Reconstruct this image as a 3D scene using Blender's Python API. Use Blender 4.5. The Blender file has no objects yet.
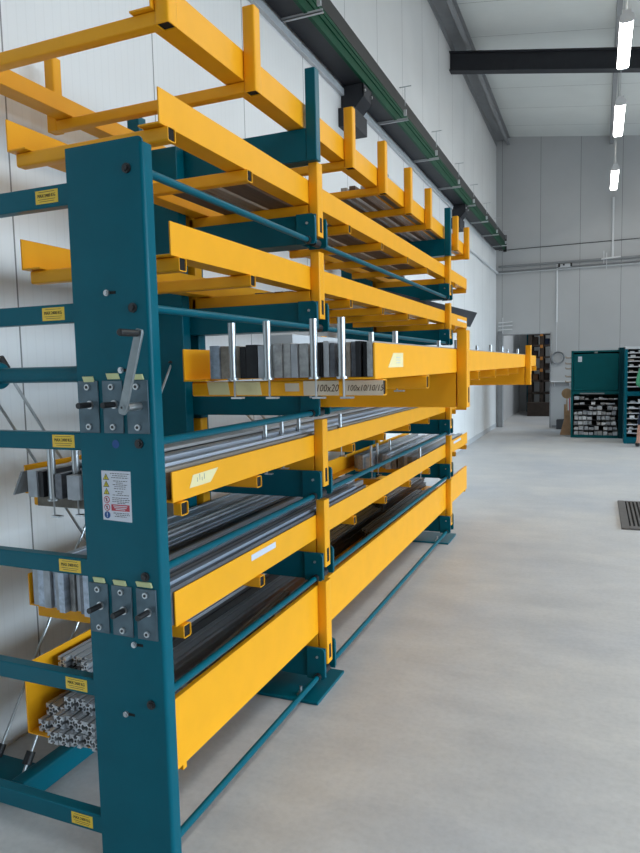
import bpy, math, random
from mathutils import Vector, Matrix
random.seed(7)
SC = bpy.context.scene
COL = SC.collection
ORD = ['first','second','third','fourth','fifth','sixth','seventh','eighth','ninth','tenth','eleventh','twelfth',
       'thirteenth','fourteenth','fifteenth','sixteenth','seventeenth','eighteenth','nineteenth','twentieth','twenty-first','twenty-second','twenty-third']

# ------------------------------------------------------------------ materials
MATS = {}
def _new(name):
    m = bpy.data.materials.new(name); m.use_nodes = True
    nt = m.node_tree
    return m, nt, nt.nodes['Principled BSDF']
def pos_noise(nt, scale=(1,1,1), nscale=5.0, detail=4.0, rough=.5):
    g = nt.nodes.new('ShaderNodeNewGeometry')
    mp = nt.nodes.new('ShaderNodeMapping'); mp.inputs['Scale'].default_value = scale
    n = nt.nodes.new('ShaderNodeTexNoise'); n.inputs['Scale'].default_value = nscale
    n.inputs['Detail'].default_value = detail; n.inputs['Roughness'].default_value = rough
    nt.links.new(g.outputs['Position'], mp.inputs['Vector']); nt.links.new(mp.outputs['Vector'], n.inputs['Vector'])
    return n
def ramp(nt, fac, stops):
    r = nt.nodes.new('ShaderNodeValToRGB')
    el = r.color_ramp.elements
    while len(el) < len(stops): el.new(.5)
    for e, (p, c) in zip(el, stops): e.position = p; e.color = (*c, 1)
    nt.links.new(fac, r.inputs['Fac'])
    return r
def mixmul(nt, a, b):
    m = nt.nodes.new('ShaderNodeMix'); m.data_type = 'RGBA'; m.blend_type = 'MULTIPLY'
    m.inputs['Factor'].default_value = 1
    nt.links.new(a, m.inputs['A']); nt.links.new(b, m.inputs['B'])
    return m.outputs['Result']
def paint(name, c, rough=.4, metal=0.0, var=.06, bump=.0, scale=(1,1,1), ns=9.0, spec=.5):
    m, nt, b = _new(name)
    n = pos_noise(nt, scale, ns, 5)
    r = ramp(nt, n.outputs['Fac'], [(.3, tuple(x*(1-var) for x in c)), (.7, tuple(min(1, x*(1+var)) for x in c))])
    nt.links.new(r.outputs['Color'], b.inputs['Base Color'])
    b.inputs['Roughness'].default_value = rough; b.inputs['Metallic'].default_value = metal
    b.inputs['Specular IOR Level'].default_value = spec
    if bump:
        bp = nt.nodes.new('ShaderNodeBump'); bp.inputs['Strength'].default_value = bump; bp.inputs['Distance'].default_value = .002
        nt.links.new(n.outputs['Fac'], bp.inputs['Height']); nt.links.new(bp.outputs['Normal'], b.inputs['Normal'])
    MATS[name] = m; return m
def steel(name, c, rough=.35, metal=.85, var=.25):
    return paint(name, c, rough, metal, var, .15, (60, 2.0, 60), 1.0)
def emit(name, c, s):
    m, nt, b = _new(name)
    b.inputs['Base Color'].default_value = (*c, 1)
    b.inputs['Emission Color'].default_value = (*c, 1); b.inputs['Emission Strength'].default_value = s
    MATS[name] = m; return m

paint('yellow', (.88, .385, .009), .42, var=.03, spec=.28)
paint('teal', (.000, .098, .136), .33, var=.05, spec=.16)
paint('cabinet_teal', (.000, .075, .085), .5, var=.05, spec=.12)
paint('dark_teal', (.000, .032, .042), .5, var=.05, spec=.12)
paint('dark_grey', (.035, .038, .042), .5, var=.1)
paint('charcoal', (.028, .030, .036), .55, var=.1, spec=.3)
paint('black', (.012, .012, .013), .45, var=.1)
paint('hole', (.006, .005, .004), .9, var=.1)  # near-black sheets that stand in for the shade inside tubes and slots
paint('zinc', (.50, .52, .53), .3, .9, .12)
paint('zinc_plate', (.085, .125, .15), .42, .55, .2, 0, (1,1,1), 20)
paint('crank_steel', (.24, .27, .28), .4, .6, .15, 0, (1,1,1), 20)
paint('purlin_grey', (.27, .28, .29), .5, var=.06)
paint('white_paint', (.72, .73, .74), .5, var=.03)
paint('light_grey', (.52, .54, .56), .5, var=.04)
paint('mid_grey', (.22, .23, .24), .5, var=.06)
paint('green', (.004, .062, .030), .5, var=.08, spec=.15)
paint('tape', (.80, .68, .36), .7, var=.05)
paint('tape_green', (.55, .58, .30), .7, var=.05)
paint('paper', (.62, .64, .70), .55, var=.02)
paint('label_yellow', (.75, .50, .04), .5, var=.05)
paint('ink', (.02, .018, .016), .7)
paint('ink_brown', (.10, .055, .03), .7)
paint('red', (.45, .03, .05), .5)
paint('blue', (.0, .06, .24), .5)
paint('sign_yellow', (.62, .52, .03), .5)
steel('steel_grey', (.36, .36, .355), .42, .35)
steel('steel_blue', (.40, .45, .53), .36, .45)
steel('steel_dark', (.14, .145, .16), .42, .6)
steel('steel_black', (.018, .018, .02), .55, .3)
steel('steel_brown', (.34, .29, .24), .5, .25)
steel('steel_bright', (.70, .75, .84), .38, .6, .1)
steel('aluminium', (.52, .53, .55), .42, .55, .12)
steel('anodised', (.10, .095, .09), .42, .6)
steel('mill_brown', (.15, .10, .07), .6, .2)
paint('mill_grey', (.40, .42, .45), .5, .25, .3, .2, (12, 12, 12), 1)
paint('wood', (.42, .26, .13), .6, var=.2, scale=(4, 4, .6), ns=6)
paint('cardboard', (.36, .21, .11), .8, var=.12)
paint('rust_box', (.16, .08, .035), .8, var=.2)
paint('orange', (.45, .17, .03), .5, var=.1)
paint('dark_brown', (.035, .022, .015), .7, var=.3)
paint('skin', (.55, .30, .22), .55, var=.05)
paint('shirt_green', (.06, .33, .17), .85, var=.06)
paint('navy', (.012, .02, .05), .85, var=.06)
paint('hair', (.05, .03, .02), .7, var=.2)
emit('lamp_glow', (1, .985, .95), 16)

def panel_wall(name, c, axis, period, offset, ribs, rib_period=.05, rough=.45):
    """Sandwich panel sheet: fine micro ribs and a dark joint every panel width along one world axis."""
    m, nt, b = _new(name)
    g = nt.nodes.new('ShaderNodeNewGeometry'); s = nt.nodes.new('ShaderNodeSeparateXYZ')
    nt.links.new(g.outputs['Position'], s.inputs[0])
    def math_(op, a, bv=None, cv=None):
        n = nt.nodes.new('ShaderNodeMath'); n.operation = op
        for i, v in enumerate((a, bv, cv)):
            if v is None: continue
            if hasattr(v, 'is_linked'): nt.links.new(v, n.inputs[i])
            else: n.inputs[i].default_value = v
        return n.outputs[0]
    co = s.outputs['XYZ'.index(axis)]
    t = math_('SUBTRACT', co, offset)
    t = math_('DIVIDE', t, period)
    fr = math_('FRACT', t)
    d = math_('ABSOLUTE', math_('SUBTRACT', fr, .5))          # .5 at the joint
    joint = math_('GREATER_THAN', d, .5 - .004 / period)
    n = pos_noise(nt, (1,1,1), 1.3, 3)
    r = ramp(nt, n.outputs['Fac'], [(.3, tuple(x*.96 for x in c)), (.7, tuple(min(1, x*1.03) for x in c))])
    w = math_('FRACT', math_('DIVIDE', co, rib_period))
    wv = math_('SMOOTH_MIN', math_('ABSOLUTE', math_('SUBTRACT', w, .5)), .25, .1)
    line = math_('LESS_THAN', w, .12)
    dark = math_('SUBTRACT', 1.0, math_('MULTIPLY', joint, .72))
    if ribs: dark = math_('SUBTRACT', dark, math_('MULTIPLY', line, .035 * ribs))
    cm = nt.nodes.new('ShaderNodeCombineColor')
    for i in range(3): nt.links.new(dark, cm.inputs[i])
    nt.links.new(mixmul(nt, r.outputs['Color'], cm.outputs[0]), b.inputs['Base Color'])
    if ribs:
        bp = nt.nodes.new('ShaderNodeBump'); bp.inputs['Strength'].default_value = .25 * ribs; bp.inputs['Distance'].default_value = .002
        nt.links.new(wv, bp.inputs['Height']); nt.links.new(bp.outputs['Normal'], b.inputs['Normal'])
    b.inputs['Roughness'].default_value = rough
    MATS[name] = m; return m
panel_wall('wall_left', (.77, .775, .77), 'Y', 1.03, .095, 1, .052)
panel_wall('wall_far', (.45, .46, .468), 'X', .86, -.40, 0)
panel_wall('roof', (.74, .77, .75), 'Y', 1.1, .4, .5, .11)

def concrete():
    m, nt, b = _new('concrete')
    a = pos_noise(nt, (1, 1, 1), .55, 6, .62)
    s = pos_noise(nt, (.9, 1.9, 1), 2.3, 8, .7)
    f = pos_noise(nt, (1, 1, 1), 38, 4, .6)
    ra = ramp(nt, a.outputs['Fac'], [(.32, (.485, .495, .52)), (.68, (.635, .61, .575))])
    rs = ramp(nt, s.outputs['Fac'], [(.3, (.82, .825, .835)), (.62, (1, 1, 1))])
    rf = ramp(nt, f.outputs['Fac'], [(.25, (.90, .90, .90)), (.6, (1, 1, 1))])
    c = mixmul(nt, mixmul(nt, ra.outputs['Color'], rs.outputs['Color']), rf.outputs['Color'])
    nt.links.new(c, b.inputs['Base Color'])
    rr = ramp(nt, s.outputs['Fac'], [(.3, (.38,)*3), (.7, (.58,)*3)])
    nt.links.new(rr.outputs['Color'], b.inputs['Roughness'])
    b.inputs['Specular IOR Level'].default_value = .45
    bp = nt.nodes.new('ShaderNodeBump'); bp.inputs['Strength'].default_value = .08; bp.inputs['Distance'].default_value = .003
    nt.links.new(f.outputs['Fac'], bp.inputs['Height']); nt.links.new(bp.outputs['Normal'], b.inputs['Normal'])
    MATS['concrete'] = m
concrete()

# ------------------------------------------------------------------ mesh builder
WP = {}
class MB:
    def __init__(s): s.v = []; s.f = []; s.m = []; s.mats = []; s.cur = 0
    def mat(s, name):
        if name not in s.mats: s.mats.append(name)
        s.cur = s.mats.index(name); return s
    def add(s, vs, fs, M=None):
        o = len(s.v)
        s.v += [tuple(M @ Vector(p)) if M else tuple(p) for p in vs]
        s.f += [tuple(i + o for i in f) for f in fs]; s.m += [s.cur] * len(fs)
        return s
    def box(s, x0, x1, y0, y1, z0, z1, M=None):
        x0, x1 = sorted((x0, x1)); y0, y1 = sorted((y0, y1)); z0, z1 = sorted((z0, z1))
        v = [(x0,y0,z0),(x1,y0,z0),(x1,y1,z0),(x0,y1,z0),(x0,y0,z1),(x1,y0,z1),(x1,y1,z1),(x0,y1,z1)]
        return s.add(v, [(3,2,1,0),(4,5,6,7),(0,1,5,4),(1,2,6,5),(2,3,7,6),(3,0,4,7)], M)
    def cyl(s, p0, p1, r, n=14, r1=None):
        p0, p1 = Vector(p0), Vector(p1); d = (p1 - p0).normalized()
        u = d.cross(Vector((0,0,1)) if abs(d.z) < .9 else Vector((1,0,0))).normalized(); w = d.cross(u)
        r1 = r if r1 is None else r1
        v = []
        for p, q in ((p0, r), (p1, r1)):
            v += [p + (u*math.cos(2*math.pi*i/n) + w*math.sin(2*math.pi*i/n))*q for i in range(n)]
        f = [(i, (i+1) % n, n+(i+1) % n, n+i) for i in range(n)] + [tuple(range(n-1,-1,-1)), tuple(range(n, 2*n))]
        return s.add(v, f)
    def path(s, pts, r, n=8):
        for a, b in zip(pts[:-1], pts[1:]): s.cyl(a, b, r, n)
        return s
    def prism(s, prof, axis, a0, a1, hole=None):
        """prof: 2D loop; axis Y -> (x,z), X -> (y,z), Z -> (x,y)."""
        def P(p, a): return {'Y': (p[0], a, p[1]), 'X': (a, p[0], p[1]), 'Z': (p[0], p[1], a)}[axis]
        n = len(prof)
        v = [P(p, a0) for p in prof] + [P(p, a1) for p in prof]
        f = [(i, (i+1) % n, n+(i+1) % n, n+i) for i in range(n)]
        if hole:
            v += [P(p, a0) for p in hole] + [P(p, a1) for p in hole]
            for i in range(n):
                j = (i+1) % n
                f += [(2*n+j, 2*n+i, 3*n+i, 3*n+j), (i, 2*n+i, 2*n+j, j), (n+j, 3*n+j, 3*n+i, n+i)]
        else:
            f += [tuple(range(n-1,-1,-1)), tuple(range(n, 2*n))]
        return s.add(v, f)
    def sqtube(s, axis, a0, a1, c, w, h, t=.004, r=.007):
        return s.prism(rrect(c[0]-w/2, c[0]+w/2, c[1]-h/2, c[1]+h/2, r), axis, a0, a1,
                       rrect(c[0]-w/2+t, c[0]+w/2-t, c[1]-h/2+t, c[1]+h/2-t, max(r-t, .001)))
    def build(s, name, parent=None, bevel=0, smooth=True, seg=2):
        me = bpy.data.meshes.new(name)
        xs, ys, zs = zip(*s.v)
        o = Vector(((min(xs)+max(xs))/2, (min(ys)+max(ys))/2, min(zs)))
        me.from_pydata([Vector(p) - o for p in s.v], [], s.f)
        for n in s.mats: me.materials.append(MATS[n])
        me.polygons.foreach_set('material_index', s.m)
        me.update()
        import bmesh
        bm = bmesh.new(); bm.from_mesh(me); bmesh.ops.recalc_face_normals(bm, faces=bm.faces); bm.to_mesh(me); bm.free()
        if smooth:
            me.shade_smooth(); me.set_sharp_from_angle(angle=math.radians(35))
        ob = bpy.data.objects.new(name, me); COL.objects.link(ob)
        if bevel:
            b = ob.modifiers.new('bevel', 'BEVEL'); b.width = bevel; b.segments = seg; b.limit_method = 'ANGLE'; b.angle_limit = math.radians(50)
            b.harden_normals = False
        place(ob, o, parent); return ob
def place(ob, o, parent=None):
    WP[ob.name] = Vector(o)
    if parent:
        ob.parent = parent; ob.location = Vector(o) - WP[parent.name]
    else: ob.location = o
def B(mat): return MB().mat(mat)
def rrect(x0, x1, y0, y1, r, n=3):
    out = []
    for cx, cy, a in ((x1-r, y1-r, 0), (x0+r, y1-r, 90), (x0+r, y0+r, 180), (x1-r, y0+r, 270)):
        for i in range(n+1):
            t = math.radians(a + 90*i/n); out.append((cx + r*math.cos(t), cy + r*math.sin(t)))
    return out
def tag(o, label, cat, group=None):
    o['label'] = label; o['category'] = cat
    if group: o['group'] = group
    return o
def thing(name, loc, label, cat, group=None):
    o = bpy.data.objects.new(name, None); COL.objects.link(o); o.empty_display_size = .1
    place(o, Vector(loc)); return tag(o, label, cat, group)
def struct(o): o['kind'] = 'structure'; return o
def text_geo(txt, size, M, shear=0.0, ext=.0003):
    cu = bpy.data.curves.new('lettering', 'FONT'); cu.body = txt; cu.size = size; cu.shear = shear
    cu.align_x = 'CENTER'; cu.align_y = 'CENTER'; cu.extrude = ext; cu.resolution_u = 2
    ob = bpy.data.objects.new('lettering', cu); COL.objects.link(ob)
    me = bpy.data.meshes.new_from_object(ob)
    v = [tuple(M @ x.co) for x in me.vertices]; f = [tuple(p.vertices) for p in me.polygons]
    bpy.data.objects.remove(ob); bpy.data.curves.remove(cu); bpy.data.meshes.remove(me)
    return v, f
def facing_front(x, y, z, w=1.0):   # text that faces -Y
    return Matrix.Translation((x, y, z)) @ Matrix.Rotation(math.pi/2, 4, 'X') @ Matrix.Diagonal((w, 1, 1, 1))
def facing_right(x, y, z):          # text that faces +X
    return Matrix.Translation((x, y, z)) @ Matrix.Rotation(math.pi/2, 4, 'Z') @ Matrix.Rotation(math.pi/2, 4, 'X')

# ------------------------------------------------------------------ the hall
WX = -2.26; FY = 16.6
def roof_z(x): return 6.82 - .135*(x - WX)
XR = 9.0; YB = -5.0
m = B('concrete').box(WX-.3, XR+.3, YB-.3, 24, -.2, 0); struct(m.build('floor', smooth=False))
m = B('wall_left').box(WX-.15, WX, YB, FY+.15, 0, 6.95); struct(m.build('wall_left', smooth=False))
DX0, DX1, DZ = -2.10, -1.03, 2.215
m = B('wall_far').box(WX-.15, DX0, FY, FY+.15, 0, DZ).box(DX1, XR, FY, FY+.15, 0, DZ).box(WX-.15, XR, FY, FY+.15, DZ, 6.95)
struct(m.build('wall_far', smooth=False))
m = B('roof').add([(WX-.15,YB,roof_z(WX-.15)),(XR,YB,roof_z(XR)),(XR,FY+.15,roof_z(XR)),(WX-.15,FY+.15,roof_z(WX-.15)),
                   (WX-.15,YB,roof_z(WX-.15)+.2),(XR,YB,roof_z(XR)+.2),(XR,FY+.15,roof_z(XR)+.2),(WX-.15,FY+.15,roof_z(WX-.15)+.2)],
                  [(0,1,2,3),(7,6,5,4),(0,4,5,1),(1,5,6,2),(2,6,7,3),(3,7,4,0)])
struct(m.build('ceiling', smooth=False))
# right wall with tall openings, back wall with an opening added for the fill light (all behind or beside the viewer)
m = B('light_grey')
ops = [(-3.5, 1.0), (2.0, 6.5), (7.5, 12.0), (13, 16)]
prev = YB
for a, b in ops: m.box(XR, XR+.2, prev, a, 0, 6.0); prev = b
m.box(XR, XR+.2, prev, FY+.15, 0, 6.0)
for a, b in ops: m.box(XR, XR+.2, a, b, 0, .6).box(XR, XR+.2, a, b, 4.3, 6.0)
struct(m.build('wall_right', smooth=False))
m = B('dark_grey').box(WX-.15, 4.0, YB-.2, YB, 0, 6.95).box(7.0, XR+.2, YB-.2, YB, 0, 6.95).box(4, 7, YB-.2, YB, 4.2, 6.95)  # unseen wall kept dark to dim the faces turned to the camera
struct(m.build('wall_back', smooth=False))
# corner column / door trim
struct(B('mid_grey').box(-2.22, -2.105, FY-.045, FY, 0, 2.3).build('trim_1', bevel=.004))
struct(B('purlin_grey').box(DX1, DX1+.03, FY-.03, FY+.16, 0, DZ+.03).build('trim_2', bevel=.004))
struct(B('mid_grey').box(DX0-.004, DX1, FY-.006, FY+.16, DZ-.012, DZ+.004).build('trim_3', bevel=.002))
struct(B('light_grey').box(WX, WX+.012, 6.0, FY, 0, .10).build('baseboard_left', bevel=.003))
struct(B('mid_grey').box(DX1+.05, 4, FY-.012, FY, 0, .06).build('baseboard_far', bevel=.003))
# next room beyond the doorway
struct(B('white_paint').box(-2.5, -2.3, FY+.15, 22.2, 0, 4.2).build('wall_passage', smooth=False))
struct(B('wall_left').box(-2.5, 3.0, 22.2, 22.35, 0, 4.2).build('wall_storeroom', smooth=False))
struct(B('white_paint').box(3.0, 3.15, FY+.15, 22.35, 0, 4.2).build('wall_storeroom_right', smooth=False))
struct(B('white_paint').box(-2.5, 3.15, FY+.15, 22.35, 4.2, 4.3).build('ceiling_storeroom', smooth=False))

# steel of the roof
def ibeam_pts(w, h, tf, tw):
    return [(-w/2,0),(w/2,0),(w/2,tf),(tw/2,tf),(tw/2,h-tf),(w/2,h-tf),(w/2,h),(-w/2,h),(-w/2,h-tf),(-tw/2,h-tf),(-tw/2,tf),(-w/2,tf)]
b = MB().mat('charcoal')
prof = ibeam_pts(.16, .30, .018, .012)
zs = lambda x: 6.235 - .17*(x - WX)
v = [(WX, 11.25 + p[0], zs(WX) + p[1]) for p in prof] + [(XR, 11.25 + p[0], zs(XR) + p[1]) for p in prof]
n = len(prof)
b.add(v, [(i, (i+1) % n, n+(i+1) % n, n+i) for i in range(n)] + [tuple(range(n)), tuple(range(n, 2*n))])
tag(b.build('roof_beam'), 'dark grey steel I-beam crossing under the pale roof', 'beam')
for x0, lab in ((-2.02, 'long grey steel purlin along the eave of the left wall'), (.18, 'long grey steel purlin under the roof above the lamps')):
    z = roof_z(x0 + .03)
    b = B('purlin_grey').box(x0, x0+.07, YB, FY, z-.03, z-.012).box(x0, x0+.012, YB, FY, z-.17, z-.012).box(x0, x0+.07, YB, FY, z-.185, z-.17)
    tag(b.build('roof_purlin', bevel=.002), lab, 'purlin')
b = B('purlin_grey').box(WX+.003, -2.05, YB, FY, 6.72, 6.735).box(WX+.003, WX+.015, YB, FY, 6.60, 6.73).box(-2.16, -2.145, YB, FY, 6.735, 6.80)
tag(b.build('eave_channel', bevel=.002), 'grey metal eave channel where left wall meets the roof', 'channel')

# crane runway along the left wall
t = thing('crane_runway', (WX+.1, 10, 4.17), 'dark runway with green rail running along the left wall above the rack', 'crane rail')
def xz_run(b, x0, x1, z0, z1, y0=YB, y1=16.3): return b.box(x0, x1, y0, y1, z0, z1)
b = B('charcoal'); xz_run(b, -2.235, -2.03, 4.172, 4.186); xz_run(b, -2.14, -2.125, 4.186, 4.46); xz_run(b, -2.235, -2.045, 4.46, 4.475)
b.build('runway_beam', t)
b = B('green'); xz_run(b, -2.05, -2.021, 4.165, 4.20); xz_run(b, -2.035, -2.022, 4.20, 4.30); xz_run(b, -2.06, -2.016, 4.30, 4.335); xz_run(b, -2.05, -2.012, 4.245, 4.262)
b.build('conductor_rail', t, bevel=.002)
b = B('black'); xz_run(b, -2.05, -2.018, 4.34, 4.475); b.build('cover_strip', t)
b = B('black').box(-2.06, -1.985, 16.3, 16.34, 4.12, 4.5); b.build('end_stop', t, bevel=.003)
for y in (3.3, 4.8, 6.3+.9, 8.7, 10.2, 11.5, 12.9, 14.3, 15.7):
    b = B('light_grey').box(-2.235, -1.90, y, y+.03, 4.150, 4.156).box(-2.235, -1.90, y, y+.005, 4.150, 4.172)
    b.box(-1.99, -1.86, y, y+.012, 4.49, 4.497).cyl((-1.93, y+.008, 4.30), (-1.93, y+.008, 4.50), .004, 6).box(-1.945, -1.915, y, y+.02, 4.20, 4.26)
    b.build('hanger_strut', t)
for y in (6.25, 11.45):
    b = B('charcoal')
    b.prism([(WX+.005, 3.94), (-2.13, 3.94), (-2.035, 4.04), (-2.035, 4.16), (WX+.005, 4.16)], 'Y', y-.125, y-.11)
    b.prism([(WX+.005, 3.94), (-2.13, 3.94), (-2.035, 4.04), (-2.035, 4.16), (WX+.005, 4.16)], 'Y', y+.11, y+.125)
    b.add([(-2.13,y-.125,3.94),(-2.13,y+.125,3.94),(-2.035,y+.125,4.04),(-2.035,y-.125,4.04),(-2.135,y-.125,3.94),(-2.135,y+.125,3.94),(-2.04,y+.125,4.04),(-2.04,y-.125,4.04)],
          [(0,1,2,3),(7,6,5,4),(0,4,5,1),(1,5,6,2),(2,6,7,3),(3,7,4,0)])
    b.box(-2.05, -2.035, y-.125, y+.125, 4.04, 4.16).box(WX, -2.11, y-.20, y+.20, 3.775, 3.94)
    c = b.build('corbel', t, bevel=.002)
    b = B('zinc')
    for dy in (-.1, .1): b.cyl((-2.07, y+dy, 4.13), (-2.07, y+dy, 4.155), .012, 8).cyl((-2.036, y+dy, 4.10), (-2.02, y+dy, 4.10), .014, 6)
    b.build('bolt', c)
tag(B('light_grey').box(WX+.001, WX+.035, YB, 11.25, 4.075, 4.135).cyl((WX+.02, 11.25, 4.10), (WX+.02, 11.30, 4.14), .016, 10).build('cable_duct'),
    'light grey cable duct on the left wall directly below the dark runway', 'cable duct')
tag(B('white_paint').cyl((WX+.03, 7.5, 3.68), (WX+.03, 16.55, 3.68), .028, 10).build('wall_conduit'),
    'thin white conduit on the left wall reaching the far corner', 'conduit')

# things on the far wall
W = FY - .002
b = B('mid_grey').box(-2.2, 6, W-.06, W, 3.795, 3.81).box(-2.2, 6, W-.06, W-.052, 3.81, 3.84)
b.cyl((-2.2, W-.03, 3.70), (6, W-.03, 3.735), .02, 8)
tag(b.build('cable_tray'), 'grey cable tray with dark pipe beneath running across the far wall', 'cable tray')
tag(B('light_grey').cyl((-2.2, W-.05, 3.655), (6, W-.05, 3.69), .014, 8).build('lower_pipe'),
    'thin pale pipe lowest of those crossing the far wall', 'pipe')
tag(B('dark_grey').cyl((-2.2, W-.01, 4.2), (6, W-.01, 4.24), .008, 6).build('thin_cable'), 'single thin dark cable stretched high across the far wall', 'cable')
tag(B('white_paint').cyl((-.885, W-.03, 2.46), (-.885, W-.03, 3.78), .018, 8).cyl((-.885, W-.02, 1.75), (-.885, W-.02, 2.46), .006, 6).build('drop_conduit'),
    'white vertical conduit dropping down the far wall above the coiled hose', 'conduit')
tag(B('white_paint').cyl((.28, W-.03, 3.85), (.28, W-.03, 5.15), .022, 8).build('lamp_conduit'), 'white vertical conduit on the far wall under the farthest lamp', 'conduit')
t = thing('switch_box', (-.68, W, 3.68), 'small switch box with clips on the far wall cable tray', 'switch box')
B('light_grey').box(-.86, -.58, W-.09, W, 3.69, 3.77).build('casing', t, bevel=.004)
b = B('black').box(-.86, -.82, W-.11, W-.09, 3.70, 3.78).box(-.76, -.72, W-.11, W-.09, 3.73, 3.77).box(-.60, -.56, W-.11, W-.09, 3.70, 3.78)
b.build('clip', t)
b = B('white_paint').cyl((.05, W-.05, 3.82), (.45, W-.05, 3.84), .02, 8).cyl((.10, W-.05, 3.72), (.10, W-.05, 4.0), .008, 6).cyl((.16, W-.05, 3.6), (.16, W-.05, 3.95), .008, 6)
tag(b.build('pipe_bracket'), 'white pipe bracket where the lamp conduit meets the cable tray', 'bracket')
b = B('white_paint')
for z in (2.33, 2.42, 2.50): b.cyl((-2.2, W-.04, z), (-1.88, W-.04, z+.01), .012, 8)
b.cyl((-2.1, W-.04, 2.25), (-2.1, W-.04, 2.62), .008, 6)
tag(b.build('valve_pipes'), 'short white pipes in the corner beside the doorway top', 'pipes')
b = B('mid_grey')
for q in range(3):
    N = 28; r = .125 + .008*q
    for i in range(N):
        a0, a1 = 2*math.pi*i/N, 2*math.pi*(i+1)/N
        b.cyl((-.85 + r*math.cos(a0), W-.025-.012*q, 1.64 + r*math.sin(a0)), (-.85 + r*math.cos(a1), W-.025-.012*q, 1.64 + r*math.sin(a1)), .012, 6)
tag(b.build('coiled_hose'), 'grey hose coiled into a ring on the far wall', 'hose')
t = thing('wall_shelf', (-.76, W, 1.05), 'narrow white shelf on the far wall left of the cabinet', 'shelf')
B('white_paint').box(-1.0, -.52, W-.16, W, 1.075, 1.10).build('shelf_board', t, bevel=.003)
for x in (-.93, -.6): B('white_paint').prism([(W-.14, 1.07), (W-.001, 1.07), (W-.001, .97)], 'X', x, x+.02).build('bracket', t)

# lamps
for i, (y0, y1, lab) in enumerate(((7.86, 9.1, 'glowing linear hall lamp hanging nearest to the viewer, at top right'),
                                   (10.3, 11.72, 'glowing linear hall lamp hanging between two others'),
                                   (13.7, 15.25, 'glowing linear hall lamp hanging closest to the far wall'))):
    x = .232 + .012*i; z = 5.0
    t = thing('hanging_lamp', (x, (y0+y1)/2, z), lab, 'lamp', 'hanging lamps in a row')
    def yz(y): return rrect(x-.062, x+.062, z, z+.075, .03)
    B('lamp_glow').prism(rrect(x-.064, x+.064, z, z+.08, .028), 'Y', y0+.03, y1-.03).build('diffuser', t)
    B('light_grey').prism(rrect(x-.068, x+.068, z-.002, z+.082, .03), 'Y', y0, y0+.03).prism(rrect(x-.068, x+.068, z-.002, z+.082, .03), 'Y', y1-.03, y1).box(x-.04, x+.04, y0, y1, z+.08, z+.115).build('housing', t)
    for y in (y0+.15, y1-.15): B('zinc').cyl((x, y, z+.11), (x, y, roof_z(x)-.16), .005, 6).build('suspension_wire', t)

# ------------------------------------------------------------------ the cantilever rack frame
XR_ = -1.2
RZ = [2.115, 1.73, 1.34, .957, .57, .092]
FORK = [2.88, 5.80]
rack = thing('cantilever_rack', (-1.7, 3.5, 0), 'big teal frame of the crank-out cantilever rack with posts and arms', 'rack')
# front post: folded sheet with rounded right edge
def folded(x0, x1, y0, y1, r, t):
    o = [(x0, y1), (x0, y0)] ; 
    for i in range(7):
        a = math.radians(-90 + 90*i/6); o.append((x1 - r + r*math.cos(a), y0 + r + r*math.sin(a)))
    o += [(x1, y1), (x1-t, y1)]
    for i in range(7):
        a = math.radians(0 - 90*i/6); o.append((x1 - r + (r-t)*math.cos(a), y0 + r + (r-t)*math.sin(a)))
    o += [(x0+t, y0+t), (x0+t, y1)]
    return o
PF = 1.548
b = B('teal').prism(folded(-1.412, -1.146, PF, 1.590, .012, .004), 'Z', 0, 2.17)
post = b.build('front_post', rack)
# rounded top corner of the face
#tp = [(-1.412, 2.165), (-1.126, 2.165)] + [(-1.140 + .014*math.cos(math.radians(a)), 2.171 + .014*math.sin(math.radians(a))) for a in (0, 30, 60, 90)] + [(-1.412, 2.185)]
B('teal').prism([(-1.412, 2.17), (-1.146, 2.17), (-1.148, 2.178), (-1.153, 2.183), (-1.160, 2.185), (-1.412, 2.185)], 'Y', PF, PF+.006).build('top_edge', post)
for z in (2.104, 1.726, 1.344, .957, .571):
    B('black').cyl((-1.199, PF+.001, z), (-1.199, PF-.006, z), .0135, 16).cyl((-1.199, PF-.006, z), (-1.199, PF-.011, z), .008, 6).build('bolt_head', post)
for x, z in ((-1.287, 1.772), (-1.250, 1.553), (-1.250, .747), (-1.292, .526)):
    bb = B('zinc').cyl((x, PF+.001, z), (x, PF-.006, z), .009, 12).cyl((x, PF-.006, z), (x, PF-.010, z), .006, 6)
    bb.mat('hole').box(x+.008, x+.030, PF-.0012, PF+.001, z-.004, z+.004)
    bb.build('adjusting_screw', post)
B('blue').cyl((-1.283, PF+.001, 1.341), (-1.283, PF-.001, 1.341), .0125, 20).build('round_sticker', post)['label'] = 'small round blue sticker'
# crank plates
def crank_plate(x0, x1, z0, z1, shaft):
    c = B('zinc_plate').box(x0, x1, PF-.005, PF, z0, z1).build('crank_plate', post, bevel=.001)
    xm = (x0+x1)/2
    for z in (z1-.018, z0+.018):
        B('zinc').cyl((xm, PF-.005, z), (xm, PF-.011, z), .0088, 16).mat('black').cyl((xm, PF-.011, z), (xm, PF-.0125, z), .0045, 8).build('plate_bolt', post)
    if shaft:
        zz = shaft
        B('zinc').cyl((xm+.006, PF-.005, zz), (xm+.006, PF-.0085, zz), .0125, 14).build('shaft_collar', post)
        B('black').cyl((xm+.006, PF-.0085, zz), (xm+.006, PF-.055, zz), .0085, 12).build('crank_shaft', post)
for x0, x1, zz in ((-1.406, -1.335, 1.4545), (-1.318, -1.249, 1.456), (-1.234, -1.160, 0)): crank_plate(x0, x1, 1.373, 1.524, zz)
for x0, x1, zz in ((-1.406, -1.337, .853), (-1.322, -1.250, .848), (-1.233, -1.164, .853)): crank_plate(x0, x1, .769, .921, zz)
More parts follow.
